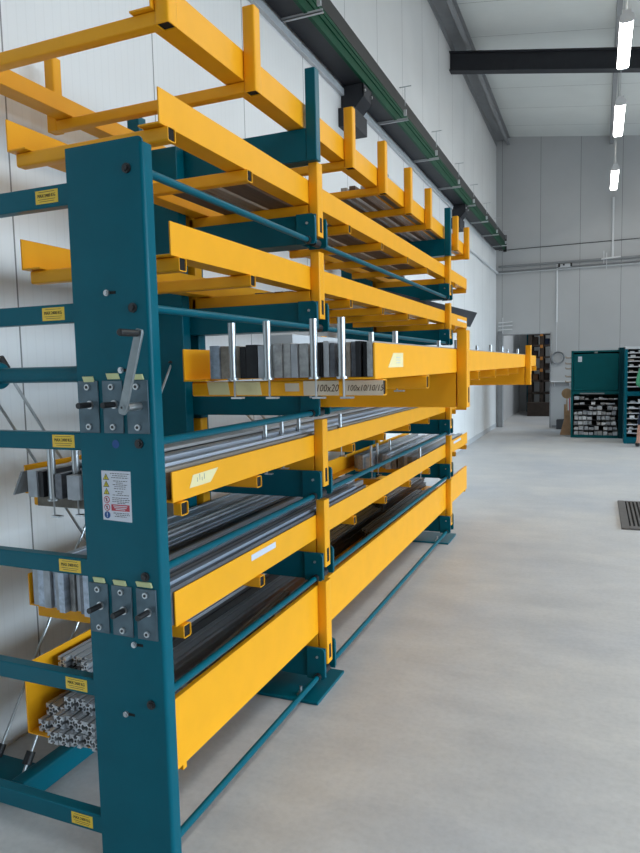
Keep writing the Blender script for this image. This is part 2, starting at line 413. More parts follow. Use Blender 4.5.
for (x0, z0, x1, z1) in ((-1.388, 1.521, -1.347, 1.537), (-1.302, 1.528, -1.256, 1.545), (-1.208, 1.526, -1.172, 1.541),
                         (-1.389, .924, -1.345, .938), (-1.315, .923, -1.267, .937), (-1.232, .927, -1.175, .941)):
    bb = B('tape_green').add([(x0, PF-.0065, z1), (x1-.005, PF-.0065, z1), (x1, PF-.0065, z0), (x0+.006, PF-.0065, z0),
                              (x0, PF-.001, z1), (x1-.005, PF-.001, z1), (x1, PF-.001, z0), (x0+.006, PF-.001, z0)],
                             [(3,2,1,0),(4,5,6,7),(0,1,5,4),(1,2,6,5),(2,3,7,6),(3,0,4,7)])
    bb.build('tape_tag', post)
# warning sticker
s = B('paper').add([(-1.340, PF-.001, 1.262), (-1.236, PF-.001, 1.262), (-1.238, PF-.001, 1.113), (-1.341, PF-.001, 1.116),
                    (-1.340, PF+.001, 1.262), (-1.236, PF+.001, 1.262), (-1.238, PF+.001, 1.113), (-1.341, PF+.001, 1.116)],
                   [(3,2,1,0),(4,5,6,7),(0,1,5,4),(1,2,6,5),(2,3,7,6),(3,0,4,7)])
def tri(mt, x, z, r, y, y1):
    s.mat(mt); P = [(x, z+r), (x-r*.95, z-r*.62), (x+r*.95, z-r*.62)]; s.prism(P, 'Y', y, y1)
for z in (1.2425, 1.2215, 1.1995):
    tri('ink', -1.324, z, .0115, PF-.0016, PF-.001); tri('sign_yellow', -1.324, z, .0085, PF-.0020, PF-.0016)
    s.mat('ink').box(-1.3248, -1.3232, PF-.0024, PF-.002, z-.002, z+.004).box(-1.3248, -1.3232, PF-.0024, PF-.002, z-.0045, z-.003)
def ringd(mt, x, z, r, y0, y1, n=20): s.mat(mt).cyl((x, y0, z), (x, y1, z), r, n)
for z in (1.1765, 1.1535):
    ringd('red', -1.3245, z, .0105, PF-.001, PF-.0016); ringd('paper', -1.3245, z, .0082, PF-.0016, PF-.0019)
    s.mat('ink').box(-1.3265, -1.3225, PF-.0022, PF-.0019, z-.005, z+.005)
    s.mat('red').add([(-1.3310, PF-.0026, z+.0052), (-1.3295, PF-.0026, z+.0064), (-1.3180, PF-.0026, z-.0052), (-1.3195, PF-.0026, z-.0064)], [(0,1,2,3)])
ringd('blue', -1.325, 1.131, .0105, PF-.001, PF-.0016)
s.mat('paper').box(-1.326, -1.324, PF-.002, PF-.0016, 1.129, 1.138).box(-1.326, -1.324, PF-.002, PF-.0016, 1.1245, 1.127)
s.mat('red').box(-1.309, -1.244, PF-.0016, PF-.001, 1.1445, 1.1635)
s.mat('paper')
for z, w in ((1.159, .050), (1.154, .044), (1.149, .034)): s.box(-1.2765-w/2, -1.2765+w/2, PF-.002, PF-.0016, z-.0012, z+.0012)
s.mat('ink')
rr = random.Random(3)
for z, a, c in ((1.2545,-.034,.036),(1.2485,-.026,.026),(1.2425,-.03,.03),(1.233,-.024,.026),(1.2275,-.014,.01),(1.222,-.026,.026),(1.2165,-.02,.022),(1.2105,-.022,.018),
                (1.202,-.018,.012),(1.1965,-.01,.006),(1.1915,-.028,.03),(1.183,-.03,.03),(1.1775,-.03,.032),(1.172,-.03,.03),(1.1675,-.012,.016),
                (1.138,-.028,.028),(1.133,-.02,.03),(1.128,-.024,.018)):
    x = a
    while x < c:
        w = rr.uniform(.004, .010); s.box(-1.2745+x, -1.2745+min(x+w, c), PF-.0014, PF-.001, z-.0009, z+.0009); x += w + .0022
s.build('warning_sticker', post, smooth=False)['label'] = 'white warning sticker with pictograms and a red box'
# crossbars with weight plates
CB = [(2.031, 2.093), (1.696, 1.751), None, (1.318, 1.372), (.934, .988), (.557, .612), (.107, .166)]
for cb in CB:
    if cb is None:
        c = B('teal').cyl((-1.43, 1.60, 1.5445), (-2.22, 1.60, 1.5445), .0245, 24).build('torque_tube', rack)
        B('teal').cyl((-1.768, 1.60, 1.5445), (-1.99, 1.60, 1.5445), .043, 24).build('hub', rack, bevel=.006)
        continue
    c = B('teal').box(-2.22, -1.406, PF+.003, PF+.042, cb[0], cb[1]).build('crossbar', rack, bevel=.004)
    zc = (cb[0]+cb[1])/2; y = PF+.003
    o_ = {1.318: .011, .934: .009, .557: .008}.get(cb[0], 0)
    l = B('label_yellow').box(-1.533+o_, -1.449+o_, y-.0012, y, zc-.0190, zc+.0190)
    l.mat('ink'); l.add(*text_geo('MAX 2400 KG', .0138, facing_front(-1.491+o_, y-.0016, zc+.003, .80)))
    l.mat('ink_brown')
    for dz, w in ((.0140, .06), (-.0070, .066), (-.0128, .055)): l.box(-1.491+o_-w/2, -1.491+o_+w/2, y-.0016, y-.0012, zc+dz-.0006, zc+dz+.0006)
    l.build('weight_label', c, smooth=False)['label'] = 'yellow weight limit label'
B('teal').box(-2.24, -2.13, PF+.005, 1.66, 0, 2.19).build('rear_leg', rack, bevel=.004)
# base rail on the left between front leg and the first column
B('teal').prism(rrect(-1.925, -1.862, .012, .10, .008), 'Y', 1.67, 2.76).build('base_rail', rack, bevel=.002)
B('teal').box(-2.13, -1.88, 1.67, 1.80, .012, .085).build('base_bracket', rack, bevel=.004)
# columns, base plates, arms, forks
def rod_ends(p, q, r=.0055, parent=rack):
    p, q = Vector(p), Vector(q); d = (q-p).normalized()
    o = B('zinc').cyl(p, q, r, 8).build('brace_rod', parent)
    B('black').cyl(p + d*.03, p + d*.075, .017, 12).build('rod_joint', o); B('black').cyl(q - d*.03, q - d*.075, .017, 12).build('rod_joint', o)
for fi, fy in enumerate(FORK):
    for y0, y1 in ((fy-.13, fy-.065), (fy+.005, fy+.07)):
        pr = [(-2.10, y0), (-1.845, y0), (-1.845, y1), (-2.10, y1)]
        B('teal').box(-2.12, -1.845, y0, y1, .015, 2.60).build('column', rack, bevel=.004)
    pl = B('teal').box(-2.2, -1.166, fy-.175, fy+.176, 0, .015).build('base_plate', rack, bevel=.003)
    for bx, by in ((-1.27, fy-.13), (-1.27, fy+.13), (-2.14, fy-.14), (-1.75, fy-.13)):
        B('zinc').cyl((bx, by, .015), (bx, by, .019), .02, 16).cyl((bx, by, .019), (bx, by, .032), .014, 6).cyl((bx, by, .032), (bx, by, .058), .007, 10).build('anchor_bolt', pl)
    for k, rz in enumerate(RZ):
        zb = max(rz-.012, .016); zt = rz+.115
        if k == 5: zt = .225
        a = B('teal').box(-1.90, -1.167, fy-.065, fy-.058, zb, zt).box(-1.90, -1.167, fy+.055, fy+.062, zb, zt).box(-1.90, -1.25, fy-.058, fy+.055, zb, zb+.008)
        arm = a.build('support_arm', rack, bevel=.0015)
        for yy0, yy1 in ((fy-.077, fy-.065), (fy+.062, fy+.074)):
            e = B('teal').prism([(-1.26, zb-.004), (-1.178, zb-.004), (-1.167, zb+.008), (-1.167, zt-.018), (-1.171, zt-.005), (-1.184, zt+.002), (-1.26, zt+.002)], 'X' if 0 else 'Y', yy0, yy1)
            e.build('fork_plate', arm, bevel=.002)
        bb = B('zinc').cyl((-1.205, fy-.077, zt-.04), (-1.205, fy-.083, zt-.04), .006, 8)
        bb.build('fork_pin', arm)
        B('black').cyl((XR_, fy-.03, rz), (XR_, fy+.03, rz), .019, 14).build('roller', arm)
    # top arm with stop posts
    a = B('teal').box(-2.2, -1.208, fy-.06, fy+.02, 2.466, 2.606).build('top_arm', rack, bevel=.003)
    B('teal').box(-1.208, -1.158, fy-.062, fy-.012, 2.464, 2.858).build('stop_post', a, bevel=.004)
    B('teal').box(-2.17, -2.10, fy-.062, fy-.002, 2.602, 2.80).build('stop_post', a, bevel=.004)
for k, rz in enumerate(RZ):
    r = .0125
    y0 = 1.60
    for ya, yb in ((y0, FORK[0]-.079), (FORK[0]+.076, FORK[1]-.079)):
        ro = B('teal').cyl((XR_, ya, rz), (XR_, yb, rz), r, 20).build('tie_rod', rack)
        if ya < 2: B('black').cyl((XR_, ya+.005, rz), (XR_, ya+.022, rz), r+.003, 16).build('end_ring', ro)
        c = B('black')
        c.cyl((XR_, yb-.022, rz), (XR_, yb, rz), r+.004, 16)
        c.build('end_ring', ro)
# bracing rods
for x in (-1.925, -2.07):
    rod_ends((x, 1.72, 1.63), (x, 2.78, .07)); rod_ends((x, 1.725, .09), (x, 2.80, 1.64))
for dy in (0, .14):
    rod_ends((-1.93, 2.94+dy, 1.60+.03*(dy > 0)), (-1.93, 5.62+dy*.3, .08), .006); rod_ends((-2.0, 2.94+dy, .08), (-2.0, 5.66, 1.60), .006)
# crank handle
t = thing('crank_handle', (-1.188, 1.5, 1.43), 'grey steel crank handle with black grip hanging on the teal front post', 'crank')
B('zinc').cyl((-1.190, PF-.005, 1.4515), (-1.190, PF-.060, 1.4515), .0115, 16).build('hub', t)
B('crank_steel').cyl((-1.1965, PF-.070, 1.4515), (-1.1965, PF-.0735, 1.4515), .008, 14).mat('black').cyl((-1.1965, PF-.0735, 1.4515), (-1.1965, PF-.0742, 1.4515), .0035, 10).build('end_bolt', t)
b = B('crank_steel'); p0 = Vector((-1.200, 0, 1.440)); p1 = Vector((-1.133, 0, 1.654)); d = (p1-p0).normalized(); u = Vector((d.z, 0, -d.x))
w = .0125
pts = [p0 - d*.008 - u*w*.7, p0 - d*.008 + u*w*.7, p0 + u*w, p1 + u*w, p1 + d*.008 + u*w*.7, p1 + d*.008 - u*w*.7, p1 - u*w, p0 - u*w]
b.prism([(p.x, p.z) for p in pts], 'Y', PF-.070, PF-.060).build('crank_arm', t, bevel=.002)
B('black').cyl((-1.135, PF-.072, 1.650), (-1.135, PF-.145, 1.650), .0095, 16).build('grip', t, bevel=.003)
B('zinc').cyl((-1.135, PF-.056, 1.650), (-1.135, PF-.060, 1.650), .008, 10).build('grip_bolt', t)

# ------------------------------------------------------------------ trays
YN, YE = 1.70, 6.82
XO, XI = -1.215, -1.825
TY = [2.27, 3.36, 3.93, 4.52, 5.10, 6.15, 6.70]
def tape(parent, mt, name, cx, y0, y1, z0, z1, skew=0, txt=None, x=None):
    x = XO if x is None else x
    b = B(mt).add([(x+.0008, y0, z0), (x+.0008, y1, z0), (x+.0008, y1+skew, z1), (x+.0008, y0+abs(skew), z1), (x-.0005, y0, z0), (x-.0005, y1, z0), (x-.0005, y1+skew, z1), (x-.0005, y0+abs(skew), z1)],
                  [(0,1,2,3),(7,6,5,4),(0,4,5,1),(1,5,6,2),(2,6,7,3),(3,7,4,0)])
    return b
def tray(zb, zt, ub, ut, label, near=YN, far=YE, dx=0.0, group='yellow rack trays'):
    t = thing('rack_tray', ((XO+XI)/2+dx, (near+far)/2, ub), label, 'tray', group)
    T = .006
    for sgn, xo in ((1, XO+dx), (-1, XI+dx)):
        prof = [(xo, zb), (xo, zt), (xo-sgn*T, zt), (xo-sgn*T, zb+T), (xo-sgn*.08, zb+T), (xo-sgn*.08, zb)]
        B('yellow').prism(prof, 'Y', near, far).build('side_plate', t, bevel=.0015)
    for y in [near+.042] + TY:
        B('yellow').sqtube('X', XI+.018+dx, -1.202+dx, (y, zb-.0235), .042, .044, .003, .007).mat('hole').box(-1.208+dx, -1.2065+dx, y-.018, y+.018, zb-.0425, zb-.0045).build('cross_tube', t)  # dark plug paints the shade inside the tube end
    for fy in FORK:
        yy = fy-.03
        B('yellow').prism(rrect(yy, yy+.062, ub, zb-.002, .006), 'X', -1.85+dx, -1.219+dx).build('carriage_beam', t)
        b = B('yellow').prism(rrect(-1.215+dx, -1.170+dx, yy, yy+.062, .005), 'Z', ub, ut)
        b.mat('hole').box(-1.1705+dx, -1.1697+dx, yy+.018, yy+.044, ub+.02, ub+.085)
        b.build('upright', t)
        B('yellow').prism(rrect(-1.875+dx, -1.827+dx, yy, yy+.062, .005), 'Z', zb-.1, ut).build('rear_upright', t)
    return t
T1 = tray(2.285, 2.39, 2.138, 2.463, 'yellow crank-out tray highest below the fixed top frame', near=1.732)
T2 = tray(1.902, 2.006, 1.769, 2.069, 'yellow tray directly above the pulled-out one, dark panel sticking out behind', near=1.764)
T3 = tray(1.514, 1.612, 1.365, 1.690, 'yellow tray pulled out towards the aisle with stakes and handwritten tape', near=1.722, dx=.664)
T4 = tray(1.137, 1.235, .993, 1.307, 'yellow tray just under the pulled-out one, torn paper tape on its side', near=1.72)
T5 = tray(.743, .856, .609, .928, 'yellow tray second from the floor with long white label strip', near=1.708)
# deep bottom tray
t6n = 1.684
T6 = thing('rack_tray', ((XO+XI)/2, 4.25, .136), 'deep yellow trough tray nearest to the floor', 'tray', 'yellow rack trays')
B('yellow').prism([(XO, .283), (XO, .516), (XO-.02, .516), (XO-.02, .512), (XO-.005, .512), (XO-.005, .288), (XI+.005-.02, .288), (XI+.005-.02, .535), (XI-.02, .535), (XI-.02, .283)], 'Y', t6n, 6.79).build('trough', T6, bevel=.0015)
for y in (1.72, 6.72): B('yellow').box(XO-.03, XO-.004, y, y+.02, .262, .283).build('drain_lip', T6)
for fy in FORK:
    yy = fy-.03
    B('yellow').prism(rrect(yy, yy+.062, .136, .281, .006), 'X', -1.84, -1.219).build('carriage_beam', T6)
    b = B('yellow').prism(rrect(-1.215, -1.170, yy, yy+.062, .005), 'Z', .136, .539)
    b.mat('hole').box(-1.1705, -1.1697, yy+.018, yy+.044, .156, .225)
    b.build('upright', T6)
# top fixed frame
T0 = thing('top_frame', (-1.7, 4.2, 2.555), 'yellow ladder frame with short upright stakes at the very top', 'rack frame')
T = .006
for sgn, xo in ((1, -1.221), (-1, -2.112)):
    prof = [(xo, 2.609), (xo, 2.716), (xo-sgn*T, 2.716), (xo-sgn*T, 2.615), (xo-sgn*.08, 2.615), (xo-sgn*.08, 2.609)]
    B('yellow').prism(prof, 'Y', 1.722, 6.86).build('side_plate', T0, bevel=.0015)
for y in [1.757] + [2.30] + TY[1:]:
    B('yellow').prism(rrect(y-.021, y+.021, 2.566, 2.607, .005), 'X', -2.155, -1.218).build('cross_tube', T0)
    for x0 in (-1.220, -2.166):
        b = B('yellow').sqtube('Z', 2.565, 2.865, (x0+.026, y), .05, .05, .004, .007)
        b.add([(x0+.004, y-.022, 2.85), (x0+.048, y-.022, 2.85), (x0+.048, y+.022, 2.85), (x0+.004, y+.022, 2.85)], [(0,1,2,3)])
        b.mat('hole').box(x0+.0045, x0+.0455, y-.0205, y+.0205, 2.569, 2.571)  # dark plate paints the shade in the open stake foot
        b.build('stake', T0)
# tape labels and lettering on the trays
b = B('tape').add([(XO+.001, 1.812, 1.168), (XO+.001, 1.939, 1.168), (XO+.001, 1.992, 1.211), (XO+.001, 1.834, 1.208),
                   (XO-.001, 1.812, 1.168), (XO-.001, 1.939, 1.168), (XO-.001, 1.992, 1.211), (XO-.001, 1.834, 1.208)],
                  [(0,1,2,3),(7,6,5,4),(0,4,5,1),(1,5,6,2),(2,6,7,3),(3,7,4,0)])
b.mat('mid_grey')
for i, (h, o) in enumerate(((.014, 0), (.020, .004), (.012, 0), (.018, .003))): b.box(XO+.001, XO+.0013, 1.858+i*.014, 1.861+i*.014, 1.182+o, 1.182+o+h)
b.build('tape_label', T4, smooth=False)
paint('tape_grey', (.20, .18, .15), .8, var=.3, ns=30)
B('tape_grey').box(-1.79, -1.23, 1.7395, 1.7412, 1.092, 1.133).build('tube_wrap', T4)['label'] = 'grey-brown wrapping tape'
B('paper').box(XO, XO+.001, 2.21, 2.42, .814, .838).build('label_strip', T5, smooth=False)
B('paper').box(XO, XO+.001, 6.12, 6.48, .815, .838).build('label_strip', T5, smooth=False)
B('paper').box(XO, XO+.001, 6.33, 6.80, 1.952, 1.972).build('label_strip', T2, smooth=False)
x3 = XO + .664
b = B('tape').add([(x3+.001, 1.840, 1.544), (x3+.001, 2.0, 1.544), (x3+.001, 2.0, 1.587), (x3+.001, 1.895, 1.586),
                   (x3-.001, 1.840, 1.544), (x3-.001, 2.0, 1.544), (x3-.001, 2.0, 1.587), (x3-.001, 1.895, 1.586)],
                  [(0,1,2,3),(7,6,5,4),(0,4,5,1),(1,5,6,2),(2,6,7,3),(3,7,4,0)])
b.mat('light_grey')
for i in range(3): b.box(x3+.001, x3+.0013, 1.925, 1.97, 1.556+i*.008, 1.558+i*.008)
b.build('tape_label', T3, smooth=False)
yt = 1.722 + .021 - .0005
def front_tape(x0, x1, z0, z1, txt=None, mt='tape', skew=.006, tx=0, hs_=.026):
    b = B(mt).add([(x0, yt-.0012, z1), (x1-skew, yt-.0012, z1), (x1, yt-.0012, z0), (x0+skew, yt-.0012, z0),
                   (x0, yt, z1), (x1-skew, yt, z1), (x1, yt, z0), (x0+skew, yt, z0)],
                  [(3,2,1,0),(4,5,6,7),(0,1,5,4),(1,2,6,5),(2,3,7,6),(3,0,4,7)])
    if txt:
        b.mat('ink_brown'); b.add(*text_geo(txt, hs_, facing_front(tx, yt-.0016, (z0+z1)/2-.001, .80), shear=.25))
    b.build('tape_label', T3, smooth=False)
front_tape(-1.09, -1.012, 1.473, 1.511); front_tape(-.995, -.905, 1.472, 1.511)
paint('tape_pink', (.66, .54, .40), .7, var=.06)
front_tape(-.83, -.785, 1.482, 1.505, None, 'tape_pink', .001)
front_tape(-.772, -.664, 1.470, 1.511, '100x20', 'tape_pink', .001, -.700, .029)
front_tape(-.652, -.535, 1.470, 1.511, '100x10/10/15', 'tape_pink', .001, -.588, .024)
# clamped stakes
def stake(tr, x, y, zt, zl, r=.0125):
    s_ = B('zinc').cyl((x, y, zl), (x, y, zt), r, 16).build('clamp_stake', tr)
    B('zinc').cyl((x, y, zl-.002), (x, y, zl+.004), r+.006, 12).cyl((x+.006, y-.004, zl-.052), (x+.006, y-.004, zl), .003, 6).box(x-.004, x+.03, y-.010, y+.010, zl-.056, zl-.051).build('clamp', s_)
for x in (-.978, -.865, -.722, -.640): stake(T3, x, 1.706, 1.682, 1.519, .0108)
for x, y in ((-1.635, 1.655), (-1.569, 1.692)): stake(T4, x, y, 1.308, 1.137, .0122)
for y in (2.27, 3.36, 4.52, 5.10, 6.15):
    for x in (-.739, -.652): stake(T3, x, y, 1.668, 1.514, .010)
for x, y in ((-1.351, 2.62), (-1.351, 2.79), (-1.351, 2.98), (-1.236, 3.25), (-1.635, 3.36), (-1.635, 4.52)): stake(T4, x, y, 1.305, 1.137, .010)

# ------------------------------------------------------------------ metal bars
DESC = {'steel_grey': 'dull grey steel', 'steel_blue': 'blue-grey steel', 'steel_dark': 'dark steel', 'steel_black': 'black steel', 'steel_brown': 'brownish steel',
        'steel_bright': 'bright polished', 'aluminium': 'pale aluminium', 'anodised': 'dark anodised', 'mill_brown': 'rust-brown', 'mill_grey': 'mottled grey'}
def bar_row(spec, z0, where, group, y0=1.68, y1=6.4, jit=.02):
    n = len(spec)
    for i, (x0, x1, h, mt) in enumerate(spec):
        ya = y0 + random.uniform(-jit, jit); yb = y1 + random.uniform(-.3, .1)
        o = B(mt).box(x0+.0006, x1-.0006, ya, yb, z0, z0+h).build('flat_bar', bevel=.001, smooth=False)
        o_ = ORD[i] if i < len(ORD) else 'next'
        tag(o, f'{DESC[mt]} flat bar, {o_} from the left {where}', 'metal bar', group)
def px3(p): return -1.068 + (p-208)*.003105
sp = []
for a, b_, h, mt in ((208,219,.098,'steel_blue'),(219,229,.096,'steel_brown'),(229.5,241,.095,'steel_brown'),(241.5,248,.092,'steel_black'),(248,260,.097,'steel_black'),
                     (260.5,267.5,.094,'mill_grey'),(268,276,.094,'steel_grey'),(276,285,.097,'steel_grey'),(285,293,.098,'steel_grey'),(293,300,.096,'mill_grey'),(300,310,.096,'steel_grey'),
                     (318.2,321.3,.097,'steel_black'),(321.6,325,.097,'steel_black'),(325.5,331.5,.100,'aluminium'),(332,337,.094,'steel_dark'),
                     (346.5,351,.095,'steel_brown'),(351.5,356,.096,'steel_dark'),(356.3,361.5,.097,'steel_black'),(362,367,.095,'steel_black')):
    sp.append((px3(a), px3(b_), h, mt))
bar_row(sp[:20], 1.521, 'on the pulled-out tray', 'flat bars on the pulled-out tray', 1.729, 6.5, .008)
o = B('steel_grey').box(px3(367.4), px3(372), 1.72, 6.3, 1.521, 1.617).build('flat_bar', bevel=.001, smooth=False)
tag(o, 'grey flat bar against the outer side plate of the pulled-out tray', 'metal bar', 'flat bars on the pulled-out tray')
o = B('light_grey').box(px3(255), px3(285), 1.80, 5.2, 1.6195, 1.6475).build('flat_bar', bevel=.001, smooth=False)
tag(o, 'wide pale flat bar lying on top of the others on the pulled-out tray', 'metal bar', 'flat bars on the pulled-out tray')
# tray under it
o = B('mid_grey').add([(-1.806, 1.65, 1.146), (-1.798, 1.65, 1.146), (-1.757, 1.65, 1.226), (-1.765, 1.65, 1.226), (-1.806, 6.2, 1.146), (-1.798, 6.2, 1.146), (-1.757, 6.2, 1.226), (-1.765, 6.2, 1.226)],
                      [(3,2,1,0),(4,5,6,7),(0,1,5,4),(1,2,6,5),(2,3,7,6),(3,0,4,7)])
tag(o.build('flat_bar', smooth=False), 'grooved grey flat bar leaning at the outer left end above a stake-clamped tray', 'metal bar', 'bars under the pulled-out tray')
sp = [(-1.735,-1.695,.088,'mill_grey'),(-1.693,-1.672,.085,'steel_black'),(-1.670,-1.655,.09,'steel_dark'),(-1.615,-1.587,.082,'steel_dark'),
      (-1.513,-1.47,.095,'steel_grey'),(-1.468,-1.435,.09,'steel_dark'),(-1.433,-1.40,.105,'steel_brown'),(-1.398,-1.363,.112,'steel_bright'),
      (-1.339,-1.308,.10,'steel_brown'),(-1.306,-1.277,.108,'steel_bright'),(-1.275,-1.248,.098,'steel_brown')]
bar_row(sp, 1.1435, 'on the tray with two near stakes', 'bars under the pulled-out tray', 1.655, 6.35, .02)
o = B('mill_grey').box(-1.566, -1.515, 1.645, 1.674, 1.1435, 1.222).build('steel_block', bevel=.001, smooth=False)
tag(o, 'mottled grey steel block in front of a stake under the pulled-out tray', 'metal block')
o = B('aluminium').box(-1.612, -1.505, 1.71, 5.8, 1.2445, 1.256).build('flat_bar', bevel=.001, smooth=False)
tag(o, 'pale wide flat bar lying across the tops of the stake-clamped bars', 'metal bar', 'bars under the pulled-out tray')
# second tray from the floor
xs = [-1.800,-1.770,-1.740,-1.708,-1.683,-1.655,-1.628,-1.605,-1.575,-1.548,-1.522,-1.495,-1.47,-1.445,-1.42,-1.395,-1.372,-1.345,-1.32,-1.292,-1.268,-1.243,-1.222]
ms = ['mill_grey','steel_blue','mill_grey','steel_blue','mill_grey','steel_blue','steel_grey','mill_grey','steel_dark','steel_blue','steel_blue','steel_dark','steel_dark','steel_grey','steel_dark','steel_bright','steel_bright','steel_dark','steel_grey','steel_dark','steel_blue','steel_dark']
hs = [v_ + .012 for v_ in [.128,.124,.125,.13,.128,.125,.135,.13,.12,.128,.125,.12,.115,.118,.12,.136,.136,.112,.105,.112,.118,.108]]
bar_row([(xs[i], xs[i+1]-.001, hs[i], ms[i]) for i in range(22)], .7495, 'in the tray above the deep trough', 'bars in the tray above the trough', 1.69, 3.72, .02)
xs = [-1.765,-1.72,-1.69,-1.64,-1.60,-1.55]
bar_row([(-1.765,-1.715,.10,'mill_grey'),(-1.713,-1.67,.11,'steel_grey'),(-1.668,-1.612,.09,'steel_bright'),(-1.55,-1.51,.11,'mill_grey'),(-1.508,-1.47,.10,'steel_bright'),(-1.465,-1.43,.10,'steel_brown'),
         (-1.42,-1.375,.11,'steel_grey'),(-1.37,-1.335,.10,'steel_bright'),(-1.33,-1.29,.105,'steel_grey'),(-1.285,-1.24,.11,'steel_blue')], .7495,
        'of the farther batch above the trough', 'farther bars above the trough', 4.93, 6.75, .06)
for x, y in ((-1.598, 5.02), (-1.564, 5.25), (-1.598, 4.86), (-1.226, 4.9)): stake(T5, x, y, .94, .743, .010)
# profiles in the trough
def slot_profile(cx, cz, h):
    q = [(-h,-h),(-.12*h*2,-h),(-.12*h*2,-.78*h),(-.22*h*2,-.78*h),(-.22*h*2,-.62*h),(-.1*h*2,-.38*h),(.1*h*2,-.38*h),(.22*h*2,-.62*h),(.22*h*2,-.78*h),(.12*h*2,-.78*h),(.12*h*2,-h)]
    out = []
    for k in range(4):
        c, s_ = math.cos(k*math.pi/2), math.sin(k*math.pi/2)
        out += [(cx + p[0]*c - p[1]*s_, cz + p[0]*s_ + p[1]*c) for p in q]
    return out
COLN = ['leftmost', 'second', 'third', 'fourth', 'fifth', 'sixth', 'seventh']
ROWN = ['bottom row', 'second layer', 'third layer', 'fourth layer', 'fifth layer']
def profile_bar(cx, z0, h, y0, y1, mt, label, grp, core=True):
    b = B(mt).prism(slot_profile(cx, z0+h, h), 'Y', y0, y1)
    b.mat('hole').cyl((cx, y0-.0006, z0+h), (cx, y0+.002, z0+h), h*.2, 8)
    tag(b.build('profile_bar', smooth=False), label, 'metal profile', grp)
h = .0215
for c in range(7):
    for r in range(2 if c < 2 else 3):
        cx = -1.788 + c*.0445 + r*.004; z0 = .2885 + r*.0432 + .0005
        y0 = (1.715 if c < 2 else 1.665) + random.uniform(-.015, .015) + .03*r
        profile_bar(cx, z0, h, y0, 3.5 + random.uniform(-.1, .1), 'aluminium', f'aluminium profile, {COLN[c]} from the left, {ROWN[r]} of the trough stack', 'aluminium profiles in the trough')
h = .0185
for c in range(6):
    for r in range(2):
        cx = -1.785 + c*.0385; z0 = .425 + r*.0372
        if r == 0 and c >= 1: pass
        profile_bar(cx, .4465 + r*.0372, h, 1.81 + random.uniform(-.03, .03), 3.6, 'anodised' if r == 0 else 'aluminium',
                    f'slender profile, {ORD[c]} from the left in the {"lower" if r == 0 else "upper"} set-back layer', 'set-back profiles in the trough')
# supports under the set-back layer: longer profile pieces lying left of the stack
for c in range(3):
    tag(B('anodised').box(-1.80+c*.075, -1.735+c*.075, 1.95, 3.5, (.3765, .4195, .4195)[c], .446).build('square_bar', bevel=.001), f'dark square bar wedged under the set-back profiles, {ORD[c]} from the trough wall', 'metal bar', 'wedged bars')
# loose pile on the right of the trough
rp = random.Random(11)
looks = ['anodised','steel_dark','mill_brown','steel_brown','steel_bright','mill_brown','steel_dark','steel_brown','steel_grey','steel_brown','anodised','steel_bright']
wheres = ['lowest against the tray side','beside the trough side plate','under the pile','crosswise on the pile','in the middle of the pile','half buried','on the near end','behind the bright tube','touching the tie rod side','uppermost at the back','deep in the pile','along the far edge']
for i in range(12):
    x = -1.395 + (i % 4)*.046; z = .2895 + (3 if i == 9 else i // 4)*.042; y0 = 1.72 + rp.uniform(0, .35) + .10*(i//4); L = rp.uniform(.6, 1.1)
    M = Matrix.Translation((x, y0, z)) @ Matrix.Rotation(rp.uniform(0, .02) + .05*(i == 9), 4, 'Z')
    if i % 3 == 0:
        b = B(looks[i]); pr = slot_profile(0, .019, .019); n_ = len(pr)
        b.add([(p[0], 0, p[1]) for p in pr] + [(p[0], L, p[1]) for p in pr], [(k, (k+1) % n_, n_+(k+1) % n_, n_+k) for k in range(n_)] + [tuple(range(n_-1,-1,-1)), tuple(range(n_, 2*n_))], M)
    else:
        b = B(looks[i]).box(-.02, .02, 0, L, 0, .038, M)
    tag(b.build('loose_bar', smooth=False, bevel=.001), f'{DESC[looks[i]]} loose bar {wheres[i]} in the trough', 'metal bar', 'loose bars in the trough')
b = B('steel_grey').sqtube('Y', 1.80, 2.75, (-1.262, .432), .03, .03, .003, .003)
tag(b.build('square_tube'), 'bright square tube on the loose pile beside the trough side', 'metal tube')
# farther groups in the trough
for gi, (xa, ya, yb, nn, mt) in enumerate(((-1.62, 3.62, 5.2, 5, 'anodised'), (-1.52, 4.35, 6.0, 6, 'anodised'), (-1.47, 5.3, 6.7, 4, 'steel_dark'))):
    place_ = ('behind the first column', 'between the columns', 'close to the second column')[gi]
    if gi == 2: xa = -1.78
    if gi == 1: xa = -1.50
    if gi == 0: xa = -1.78
    for i in range(nn):
        for r in range(3):
            y0 = ya + rp.uniform(-.06, .06)
            x = xa + .042*i
            cz = .2895 + r*.0405
            tag(B(mt).prism(slot_profile(x, cz+.0195, .0195), 'Y', y0, yb + rp.uniform(-.2, .1)).mat('hole').cyl((x, y0-.0006, cz+.0195), (x, y0+.002, cz+.0195), .005, 6).build('profile_bar', smooth=False),
                f'{DESC[mt]} slotted profile, {ORD[i]} across, {ROWN[r]}, in the trough {place_}', 'metal profile', f'trough profiles {place_}')
